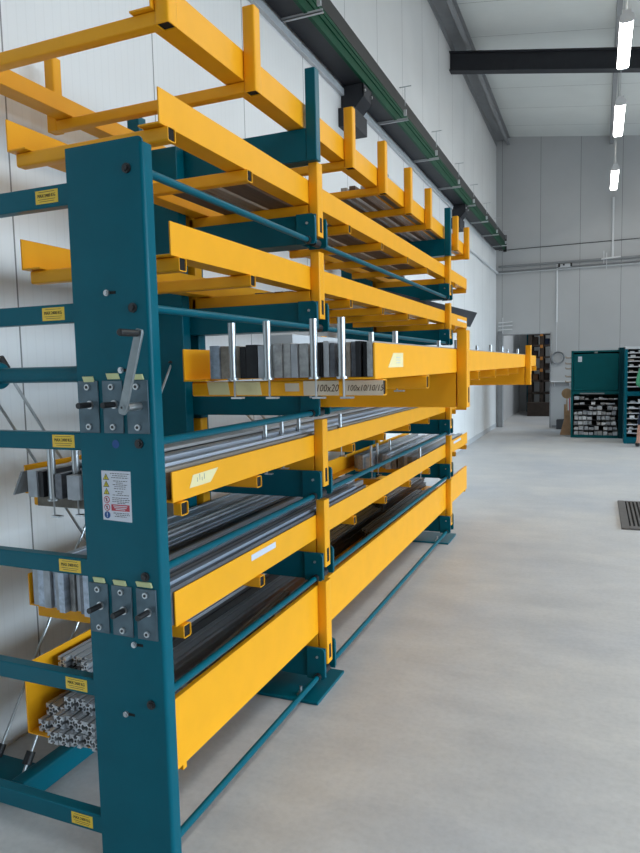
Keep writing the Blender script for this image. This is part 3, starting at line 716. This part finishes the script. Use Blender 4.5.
# things on the upper trays, seen from below
for i, (x0, x1, y0, y1, h_, mt) in enumerate(((-1.66,-1.52,2.41,5.6,.016,'mill_brown'),(-1.50,-1.44,2.41,5.2,.016,'steel_brown'),(-1.42,-1.31,2.42,5.4,.016,'mill_brown'))):
    tag(B(mt).box(x0, x1, y0, y1, 2.2835, 2.2835+h_).build('flat_bar', bevel=.002), f'{("wide rust-brown flat bar nearest the wall","narrow paler flat bar between two rust-brown ones","rust-brown flat bar nearest the aisle")[i]} on the highest crank-out tray', 'metal bar', 'bars on the highest tray')
for i in range(6):
    x = -1.70 + i*.055; mt = ('steel_grey','steel_dark','aluminium','steel_dark','steel_brown','aluminium')[i]
    tag(B(mt).box(x, x+.04, 3.30, 6.5, 2.3255 if i in (1, 2, 4, 5) and 0 else 2.3265, 2.362).build('flat_bar', bevel=.001), f'{DESC[mt]} bar, {ORD[i]} from the wall, atop the brown bars on the highest tray', 'metal bar', 'upper bars on the highest tray') if i < 0 else None
for i in range(9):
    x = -1.78 + i*.062; mt = ('steel_brown','steel_dark','aluminium','steel_brown','steel_dark','steel_grey','mill_brown','aluminium','steel_dark')[i]
    tag(B(mt).box(x, x+.038, 4.15 - .02*i + random.uniform(-.1, .1), 6.6, 2.6085, 2.6085+.03).build('flat_bar', bevel=.001),
        f'{DESC[mt]} bar, {ORD[i]} from the wall, lying on the top frame', 'metal bar', 'bars on the top frame')
for i in range(4):
    x = -1.74 + i*.06; mt = ('steel_dark','steel_grey','steel_black','steel_brown')[i]
    tag(B(mt).box(x, x+.05, 3.3, 6.2, 1.9095, 1.9095+.05).build('flat_bar', bevel=.001), f'{DESC[mt]} bar, {ORD[i]} from the wall, on the tray with the dark panel', 'metal bar', 'bars beside the dark panel')
P0 = Vector((-1.60, 4.9, 1.975)); P1 = Vector((-1.285, 7.42, 1.945))
b = B('charcoal')
dn = Vector((.0, 0, 0))
lean = Vector((.075, 0, .15)); th = Vector((-.012, 0, .006))
vs = []
for P in (P0, P1): vs += [P, P + lean, P + lean + th, P + th]
b.add(vs, [(0,1,2,3),(7,6,5,4),(0,4,5,1),(1,5,6,2),(2,6,7,3),(3,7,4,0)])
tag(b.build('steel_sheet', smooth=False, bevel=.001), 'dark grey leaning panel sticking out behind the far end of a tray', 'metal panel')

# ------------------------------------------------------------------ cabinets by the far wall
cx0, cx1, cy = -.49, .435, 14.5
t = thing('bar_cabinet', ((cx0+cx1)/2, cy+.3, 0), 'teal cabinet with closed upper door and open shelves of bar offcuts', 'cabinet')
D = .75
B('cabinet_teal').box(cx0, cx0+.04, cy, cy+D, 0, 1.76).build('side_panel', t, bevel=.003)
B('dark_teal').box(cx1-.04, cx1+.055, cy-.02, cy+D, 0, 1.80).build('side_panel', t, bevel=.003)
B('cabinet_teal').box(cx0+.04, cx1-.04, cy, cy+D, 1.72, 1.755).build('top_panel', t, bevel=.003)
B('black').box(cx0+.04, cx1-.04, cy+D-.02, cy+D, .05, 1.72).build('back_panel', t)
dr = B('cabinet_teal').box(cx0+.045, cx1-.045, cy+.01, cy+.04, .955, 1.69).build('door', t, bevel=.004)
bb = B('paper').box(cx0+.13, cx0+.20, cy+.0085, cy+.01, 1.535, 1.64); bb.mat('mid_grey')
for i in range(3): bb.box(cx0+.14, cx0+.19, cy+.008, cy+.0085, 1.555+i*.025, 1.562+i*.025)
bb.build('door_label', dr)
B('zinc').box((cx0+cx1)/2-.03, (cx0+cx1)/2+.03, cy-.005, cy+.02, 1.70, 1.73).build('door_latch', dr)
B('cabinet_teal').box(cx0+.04, cx1-.04, cy+.005, cy+D, .88, .95).build('divider_rail', t, bevel=.003)
B('cabinet_teal').box(cx0+.04, cx1-.04, cy, cy+D, 0, .055).build('plinth', t, bevel=.003)
B('mid_grey').box(cx0+.17, cx1-.3, cy+.0, cy+.006, .885, .908).build('name_strip', t)
shz = [.055 + i*.1025 for i in range(8)]
rb = random.Random(5)
for i, z in enumerate(shz):
    if i: B('black').box(cx0+.042, cx1-.042, cy+.02, cy+D-.02, z-.008, z).build('shelf', t)
rown = ['bottom shelf', 'second shelf up', 'third shelf up', 'fourth shelf up', 'fifth shelf up', 'sixth shelf up', 'seventh shelf up', 'topmost open shelf']
for i, z in enumerate(shz):
    x = cx0 + .05 + rb.uniform(0, .02); k = 0
    while x < cx1 - .10 and k < 9:
        w_ = rb.uniform(.060, .095); hh = rb.uniform(.048, .086) if i < 6 else rb.uniform(.014, .07)
        if rb.random() < (.96 if i < 6 else .72):
            mt = rb.choice(['mill_grey','steel_grey','white_paint','mill_grey','aluminium','light_grey'])
            o = B(mt).box(x, min(x+w_, cx1-.05), cy+.03+rb.uniform(0, .05), cy+.62, z+.0005, z+hh).build('bar_offcut', smooth=False, bevel=.001)
            tag(o, f'bar offcut, {ORD[k]} from left, {rown[i]} of the closed-door teal cabinet', 'metal bar', 'offcuts in the closed-door cabinet'); k += 1
        x += w_ + rb.uniform(.006, .018)
for i, z in enumerate((1.62, 1.50, 1.40, 1.24, 1.13)):
    tag(B('steel_brown').cyl((cx0+.002, cy+.05, z), (cx0-.10, cy+.05, z), .015, 8).cyl((cx0-.10, cy+.05, z), (cx0-.11, cy+.05, z+.03), .015, 8).build('side_hook'),
        f'metal hook on the left side of the teal cabinet, {ORD[i]} from the top', 'hook', 'cabinet side hooks')
# second cabinet at the frame edge
ax0, ax1, ay = .47, 1.40, 13.6
t = thing('open_shelf_cabinet', ((ax0+ax1)/2, ay+.3, 0), 'teal cabinet of open white-edged shelves at the right edge behind the person', 'cabinet')
for x0, x1 in ((ax0, ax0+.045), (ax1-.045, ax1)): B('teal').box(x0, x1, ay, ay+.6, 0, 1.79).build('side_panel', t, bevel=.003)
B('light_grey').box(ax0, ax1, ay-.005, ay+.6, 1.75, 1.80).build('top_panel', t, bevel=.003)
B('black').box(ax0+.045, ax1-.045, ay+.58, ay+.6, .1, 1.75).build('back_panel', t)
B('teal').box(ax0+.045, ax1-.045, ay, ay+.6, .89, .97).build('divider_rail', t, bevel=.003)
B('teal').box(ax0+.045, ax1-.045, ay, ay+.6, 0, .12).build('plinth', t, bevel=.003)
zz = [.20, .28, .36, .47, .57, .66, .76] + [1.06, 1.14, 1.23, 1.33, 1.43, 1.53, 1.60, 1.68]
for i, z in enumerate(zz):
    s_ = B('light_grey').box(ax0+.045, ax1-.045, ay+.002, ay+.014, z-.010, z+.006).box(ax0+.045, ax1-.045, ay+.014, ay+.58, z-.006, z)
    s_.build('shelf', t)
    for k in range(5):
        if rb.random() < .75:
            x = ax0 + .07 + k*.16 + rb.uniform(0, .03); w_ = rb.uniform(.05, .09); hh = rb.uniform(.02, .06)
            mt = rb.choice(['white_paint','light_grey','aluminium','steel_brown','mill_grey'])
            o = B(mt).box(x, x+w_, ay+.03, ay+.35, z+.0065, z+.0065+hh).build('small_part', smooth=False, bevel=.002)
            tag(o, f'small part, {ORD[k]} place from left, {ORD[i]} shelf up, open-shelf cabinet', 'metal part', 'small parts on the open shelves')
# clutter left of the cabinet
t = thing('broom', (-.60, 15.3, 0), 'round-headed broom with tan head leaning by the cabinet', 'broom')
B('wood').cyl((-.585, 15.35, .02), (-.60, 15.40, .78), .014, 10).build('handle', t)
b = B('wood'); b.cyl((-.60, 15.36, .86), (-.60, 15.42, .86), .11, 24); b.build('head', t, bevel=.01)
tag(B('cardboard').add([(-.72,15.0,0),(-.50,15.0,0),(-.53,15.25,.50),(-.60,15.25,.50),(-.72,15.03,0),(-.50,15.03,0),(-.53,15.28,.50),(-.60,15.28,.50)],
                       [(3,2,1,0),(4,5,6,7),(0,1,5,4),(1,2,6,5),(2,3,7,6),(3,0,4,7)]).build('cardboard_piece', smooth=False), 'leaning brown cardboard piece standing left of the teal cabinet', 'cardboard')
tag(B('wood').box(-.66, -.60, 15.45, 15.48, 0, .62).build('wood_lath', bevel=.003), 'upright wooden lath behind the brown cardboard piece', 'wood')
tag(B('red').cyl((-.54, 15.5, 0), (-.55, 15.52, .75), .012, 8).build('tool_shaft'), 'thin reddish tool shaft standing beside the wooden lath', 'tool')
tag(B('dark_grey').box(-.86, -.70, 16.25, 16.5, 0, .22).build('black_box', bevel=.01), 'black box on the floor against the far wall right of the doorway', 'box')
# small tags by the far post
# floor grating
t = thing('floor_grating', (.75, 7.28, 0), 'dark slotted metal grating lying on the concrete at the right edge', 'grating')
gx0, gx1, gy0, gy1 = .225, 1.35, 6.63, 7.95
paint('grate_metal', (.13, .12, .115), .5, .4, .1)
B('grate_metal').box(gx0, gx0+.07, gy0, gy1, 0, .016).box(gx1-.085, gx1, gy0, gy1, 0, .016).box(gx0+.07, gx1-.085, gy0, gy0+.10, 0, .016).box(gx0+.07, gx1-.085, gy1-.05, gy1, 0, .016).build('grating_rim', t, bevel=.003)
b = B('grate_metal'); x = gx0+.085
while x < gx1-.12: b.box(x, x+.018, gy0+.10, gy1-.05, .003, .015); x += .037
b.build('slats', t)
B('hole').box(gx0+.07, gx1-.085, gy0+.10, gy1-.05, 0, .003).build('slot_shade', t)  # dark sheet standing in for the shade between the slats

# storeroom rack seen through the doorway
t = thing('pallet_rack', (-1.1, 20.6, 0), 'dark shelving rack with orange connectors in the room beyond the doorway', 'rack')
for x in (-1.86, -1.54, -1.26, -.98, -.70, -.3):
    for y in (20.3, 20.95): B('dark_brown').box(x, x+.11, y, y+.08, 0, 3.6).build('upright', t)
for z in (.62, .98, 1.32, 1.66, 2.0, 2.34, 2.7):
    B('dark_brown').box(-1.86, -.2, 20.3, 21.0, z, z+.05).build('shelf', t)
    for q, x in enumerate((-1.53, -1.25, -.97)):
        if (q + int(z*10)) % 3: B('orange').box(x, x+.08, 20.26, 20.30, z-.05, z+.04).build('beam_connector', t)
rb = random.Random(2)
for i, z in enumerate((.67, 1.03, 1.37, 1.71, 2.05, 2.39)):
    for k, x in enumerate((-1.73, -1.41, -1.13, -.85)):
        mt = rb.choice(['dark_brown','mid_grey','dark_brown','navy','charcoal','rust_box','dark_brown']); hh = rb.uniform(.12, .26)
        if rb.random() < .2: continue
        tag(B(mt).box(x, x+rb.uniform(.10, .14), 20.4, 20.85, z+.0005, z+hh).build('storage_box', bevel=.005), f'stored box, {ORD[k]} bay from left, {ORD[i]} level up of the storeroom rack', 'box', 'boxes on the storeroom rack')
for x in (-1.86, -1.06):
    tag(B('dark_brown').box(x, x+.72, 20.05, 20.24, 0, .40).build('dark_crate', bevel=.01), ('dark crate on the storeroom floor under the rack, left', 'dark crate on the storeroom floor under the rack, right')[x > -1.5], 'crate', 'dark crates')
tag(B('teal').box(-2.05, -1.88, 21.9, 22.1, 0, 3.2).build('blue_panel', bevel=.004), 'narrow blue-green upright panel in the storeroom left of the rack', 'panel')

# ------------------------------------------------------------------ the person at the right edge
def skin_mesh(name, verts, edges, radii, mat, root=0, sub=2):
    me = bpy.data.meshes.new(name); me.from_pydata(verts, edges, []); 
    ob = bpy.data.objects.new(name, me); COL.objects.link(ob)
    md = ob.modifiers.new('skin', 'SKIN'); md.use_smooth_shade = True
    if not me.skin_vertices: pass
    for i, r in enumerate(radii):
        me.skin_vertices[0].data[i].radius = (r, r) if not isinstance(r, tuple) else r
        me.skin_vertices[0].data[i].use_root = (i == root)
    sb = ob.modifiers.new('sub', 'SUBSURF'); sb.levels = sub; sb.render_levels = sub
    me.materials.append(MATS[mat])
    return ob
px, py = .925, 13.12
def person():
    V = []; E = []; Rr = []
    def add(p, r, par=None):
        V.append((p[0], p[1], p[2])); Rr.append(r)
        if par is not None: E.append((par, len(V)-1))
        return len(V)-1
    pel = add((0, 0, .93), (.15, .105)); 
    ab = add((0, .01, 1.08), (.135, .095), pel); ch = add((0, .0, 1.28), (.16, .11), ab); up = add((0, -.005, 1.40), (.12, .085), ch)
    nk = add((0, .01, 1.48), .052, up); hd0 = add((0, .025, 1.555), .075, nk); hd = add((0, .03, 1.63), (.078, .095), hd0); top = add((0, .02, 1.70), .055, hd)
    nose = add((0, .125, 1.60), .014, hd)
    for s in (-1, 1):
        ear = add((s*.083, .02, 1.61), .013, hd)
        sh = add((s*.185, -.005, 1.39), .058, up); el = add((s*.245, .03, 1.12), .042, sh); wr = add((s*.12, .22, 1.06), .029, el); pa = add((s*.11, .285, 1.05), (.034, .02), wr)
        for q, (dx, L) in enumerate(((-.027, .058), (-.009, .068), (.009, .064), (.027, .05))):
            a = add((s*.11 + dx, .335, 1.043), .0095, pa); b2 = add((s*.11 + dx*1.1, .335 + L*.55, 1.03), .0088, a); add((s*.11 + dx*1.1, .335 + L*.85, 1.01), .0075, b2)
        a = add((s*.11 - s*.038, .295, 1.04), .011, pa); add((s*.11 - s*.055, .330, 1.02), .009, a)
        hip = add((s*.095, 0, .86), .098, pel); kn = add((s*.17, .02, .49), .058, hip); cf = add((s*.20, -.005, .36), .056, kn); an = add((s*.235, -.01, .09), .036, cf)
        add((s*.25, .10, .045), .036, an)
    M = Matrix.Translation((px, py, 0))
    body = skin_mesh('person', V, E, Rr, 'skin'); body.location = (px, py, 0); WP[body.name] = Vector((px, py, 0))
    tag(body, 'person in green top, dark shorts and dark shoes cut off by the right edge', 'person')
    def wear(name, chain, mat):
        v = []; e = []; r = []
        for p, rad, par in chain:
            v.append(p); r.append(rad)
            if par is not None: e.append((par, len(v)-1))
        o = skin_mesh(name, v, e, r, mat); place(o, Vector((px, py, 0)), body)
    wear('shirt', [((0,0,.86),(.175,.125),None), ((0,.01,1.08),(.15,.11),0), ((0,0,1.28),(.175,.125),1), ((0,-.005,1.40),(.135,.10),2),
                   ((-.185,-.005,1.385),.07,3), ((-.245,.025,1.13),.060,4), ((-.19,.12,1.09),.048,5), ((.185,-.005,1.385),.07,3), ((.245,.025,1.13),.060,7), ((.19,.12,1.09),.048,8)], 'shirt_green')
    wear('shorts', [((0,0,.97),(.150,.108),None), ((-.095,0,.86),.11,0), ((-.165,.02,.49),.088,1), ((-.205,.0,.36),.080,2), ((.095,0,.86),.11,0), ((.165,.02,.49),.088,4), ((.205,.0,.36),.080,5)], 'navy')
    for s in (-1, 1): wear('shoe', [((s*.235,-.03,.05),.049,None), ((s*.24,.06,.045),.045,0), ((s*.25,.15,.038),.038,1)], 'black')
    wear('hair', [((0,-.005,1.60),.085,None), ((0,.0,1.66),(.086,.095),0), ((0,.02,1.715),.062,1)], 'hair')
    for s in (-1, 1):
        b = B('ink').cyl((px + s*.032, py+.118, 1.635), (px + s*.032, py+.127, 1.635), .009, 10); b.build('eye', body)
    B('red').box(px-.022, px+.022, py+.112, py+.122, 1.562, 1.57).build('mouth', body)
person()

# ------------------------------------------------------------------ camera
yaw, pitch, roll = .393679254, -.0888393487, -.0223234521
cyw, syw = math.cos(yaw), math.sin(yaw)
fw = Vector((-syw*math.cos(pitch), cyw*math.cos(pitch), math.sin(pitch)))
ri = Vector((cyw, syw, 0)); upv = ri.cross(fw)
c, s = math.cos(roll), math.sin(roll)
r2 = c*ri + s*upv; u2 = -s*ri + c*upv
cam = bpy.data.cameras.new('camera'); co = bpy.data.objects.new('camera', cam); COL.objects.link(co)
cam.sensor_fit = 'HORIZONTAL'; cam.sensor_width = 36; cam.lens = 668.8135/640*36; cam.clip_start = .05
co.matrix_world = Matrix(((r2.x, u2.x, -fw.x, 0), (r2.y, u2.y, -fw.y, 0), (r2.z, u2.z, -fw.z, 1.55), (0, 0, 0, 1)))
SC.camera = co

# ------------------------------------------------------------------ light
w = bpy.data.worlds.new('daylight'); SC.world = w; w.use_nodes = True
bg = w.node_tree.nodes['Background']; bg.inputs['Color'].default_value = (.92, .96, 1.0, 1); bg.inputs['Strength'].default_value = .65
def area(name, loc, rot, sx, sy, power, col):
    l = bpy.data.lights.new(name, 'AREA'); l.shape = 'RECTANGLE'; l.size = sx; l.size_y = sy; l.energy = power; l.color = col
    o = bpy.data.objects.new(name, l); COL.objects.link(o); o.location = loc; o.rotation_euler = rot; return o
for a, b_ in ops:     # daylight through the openings of the right wall
    l = area('window_light', (XR-.02, (a+b_)/2, 2.5), (0, math.radians(90-24), 0), 3.2, b_-a, 182*(b_-a)/4.5, (.64, .83, 1.0))
    l.data.spread = math.radians(80)
area('back_fill', (5.5, YB+.02, 2.1), (math.radians(90), 0, 0), 3, 4.0, 30, (.85, .93, 1.0))  # added fill from behind for surfaces that face the camera
# roof light bands over the aisle
for x, y in ((2.2, 1.0), (2.2, 6.5), (2.2, 12)):
    area('rooflight', (x, y, roof_z(x)-.25), (0, 0, 0), .8, 4.2, 85, (1.0, .93, .83))
area('storeroom_fill', (0, 19, 4.1), (0, 0, 0), 2, 2, 80, (.86, .94, 1.0))  # added unseen fill that brightens the room beyond the doorway
SC.view_settings.view_transform = 'Standard'; SC.view_settings.look = 'None'; SC.view_settings.gamma = 1; SC.view_settings.use_curve_mapping = False
SC.view_settings.exposure = 0.0
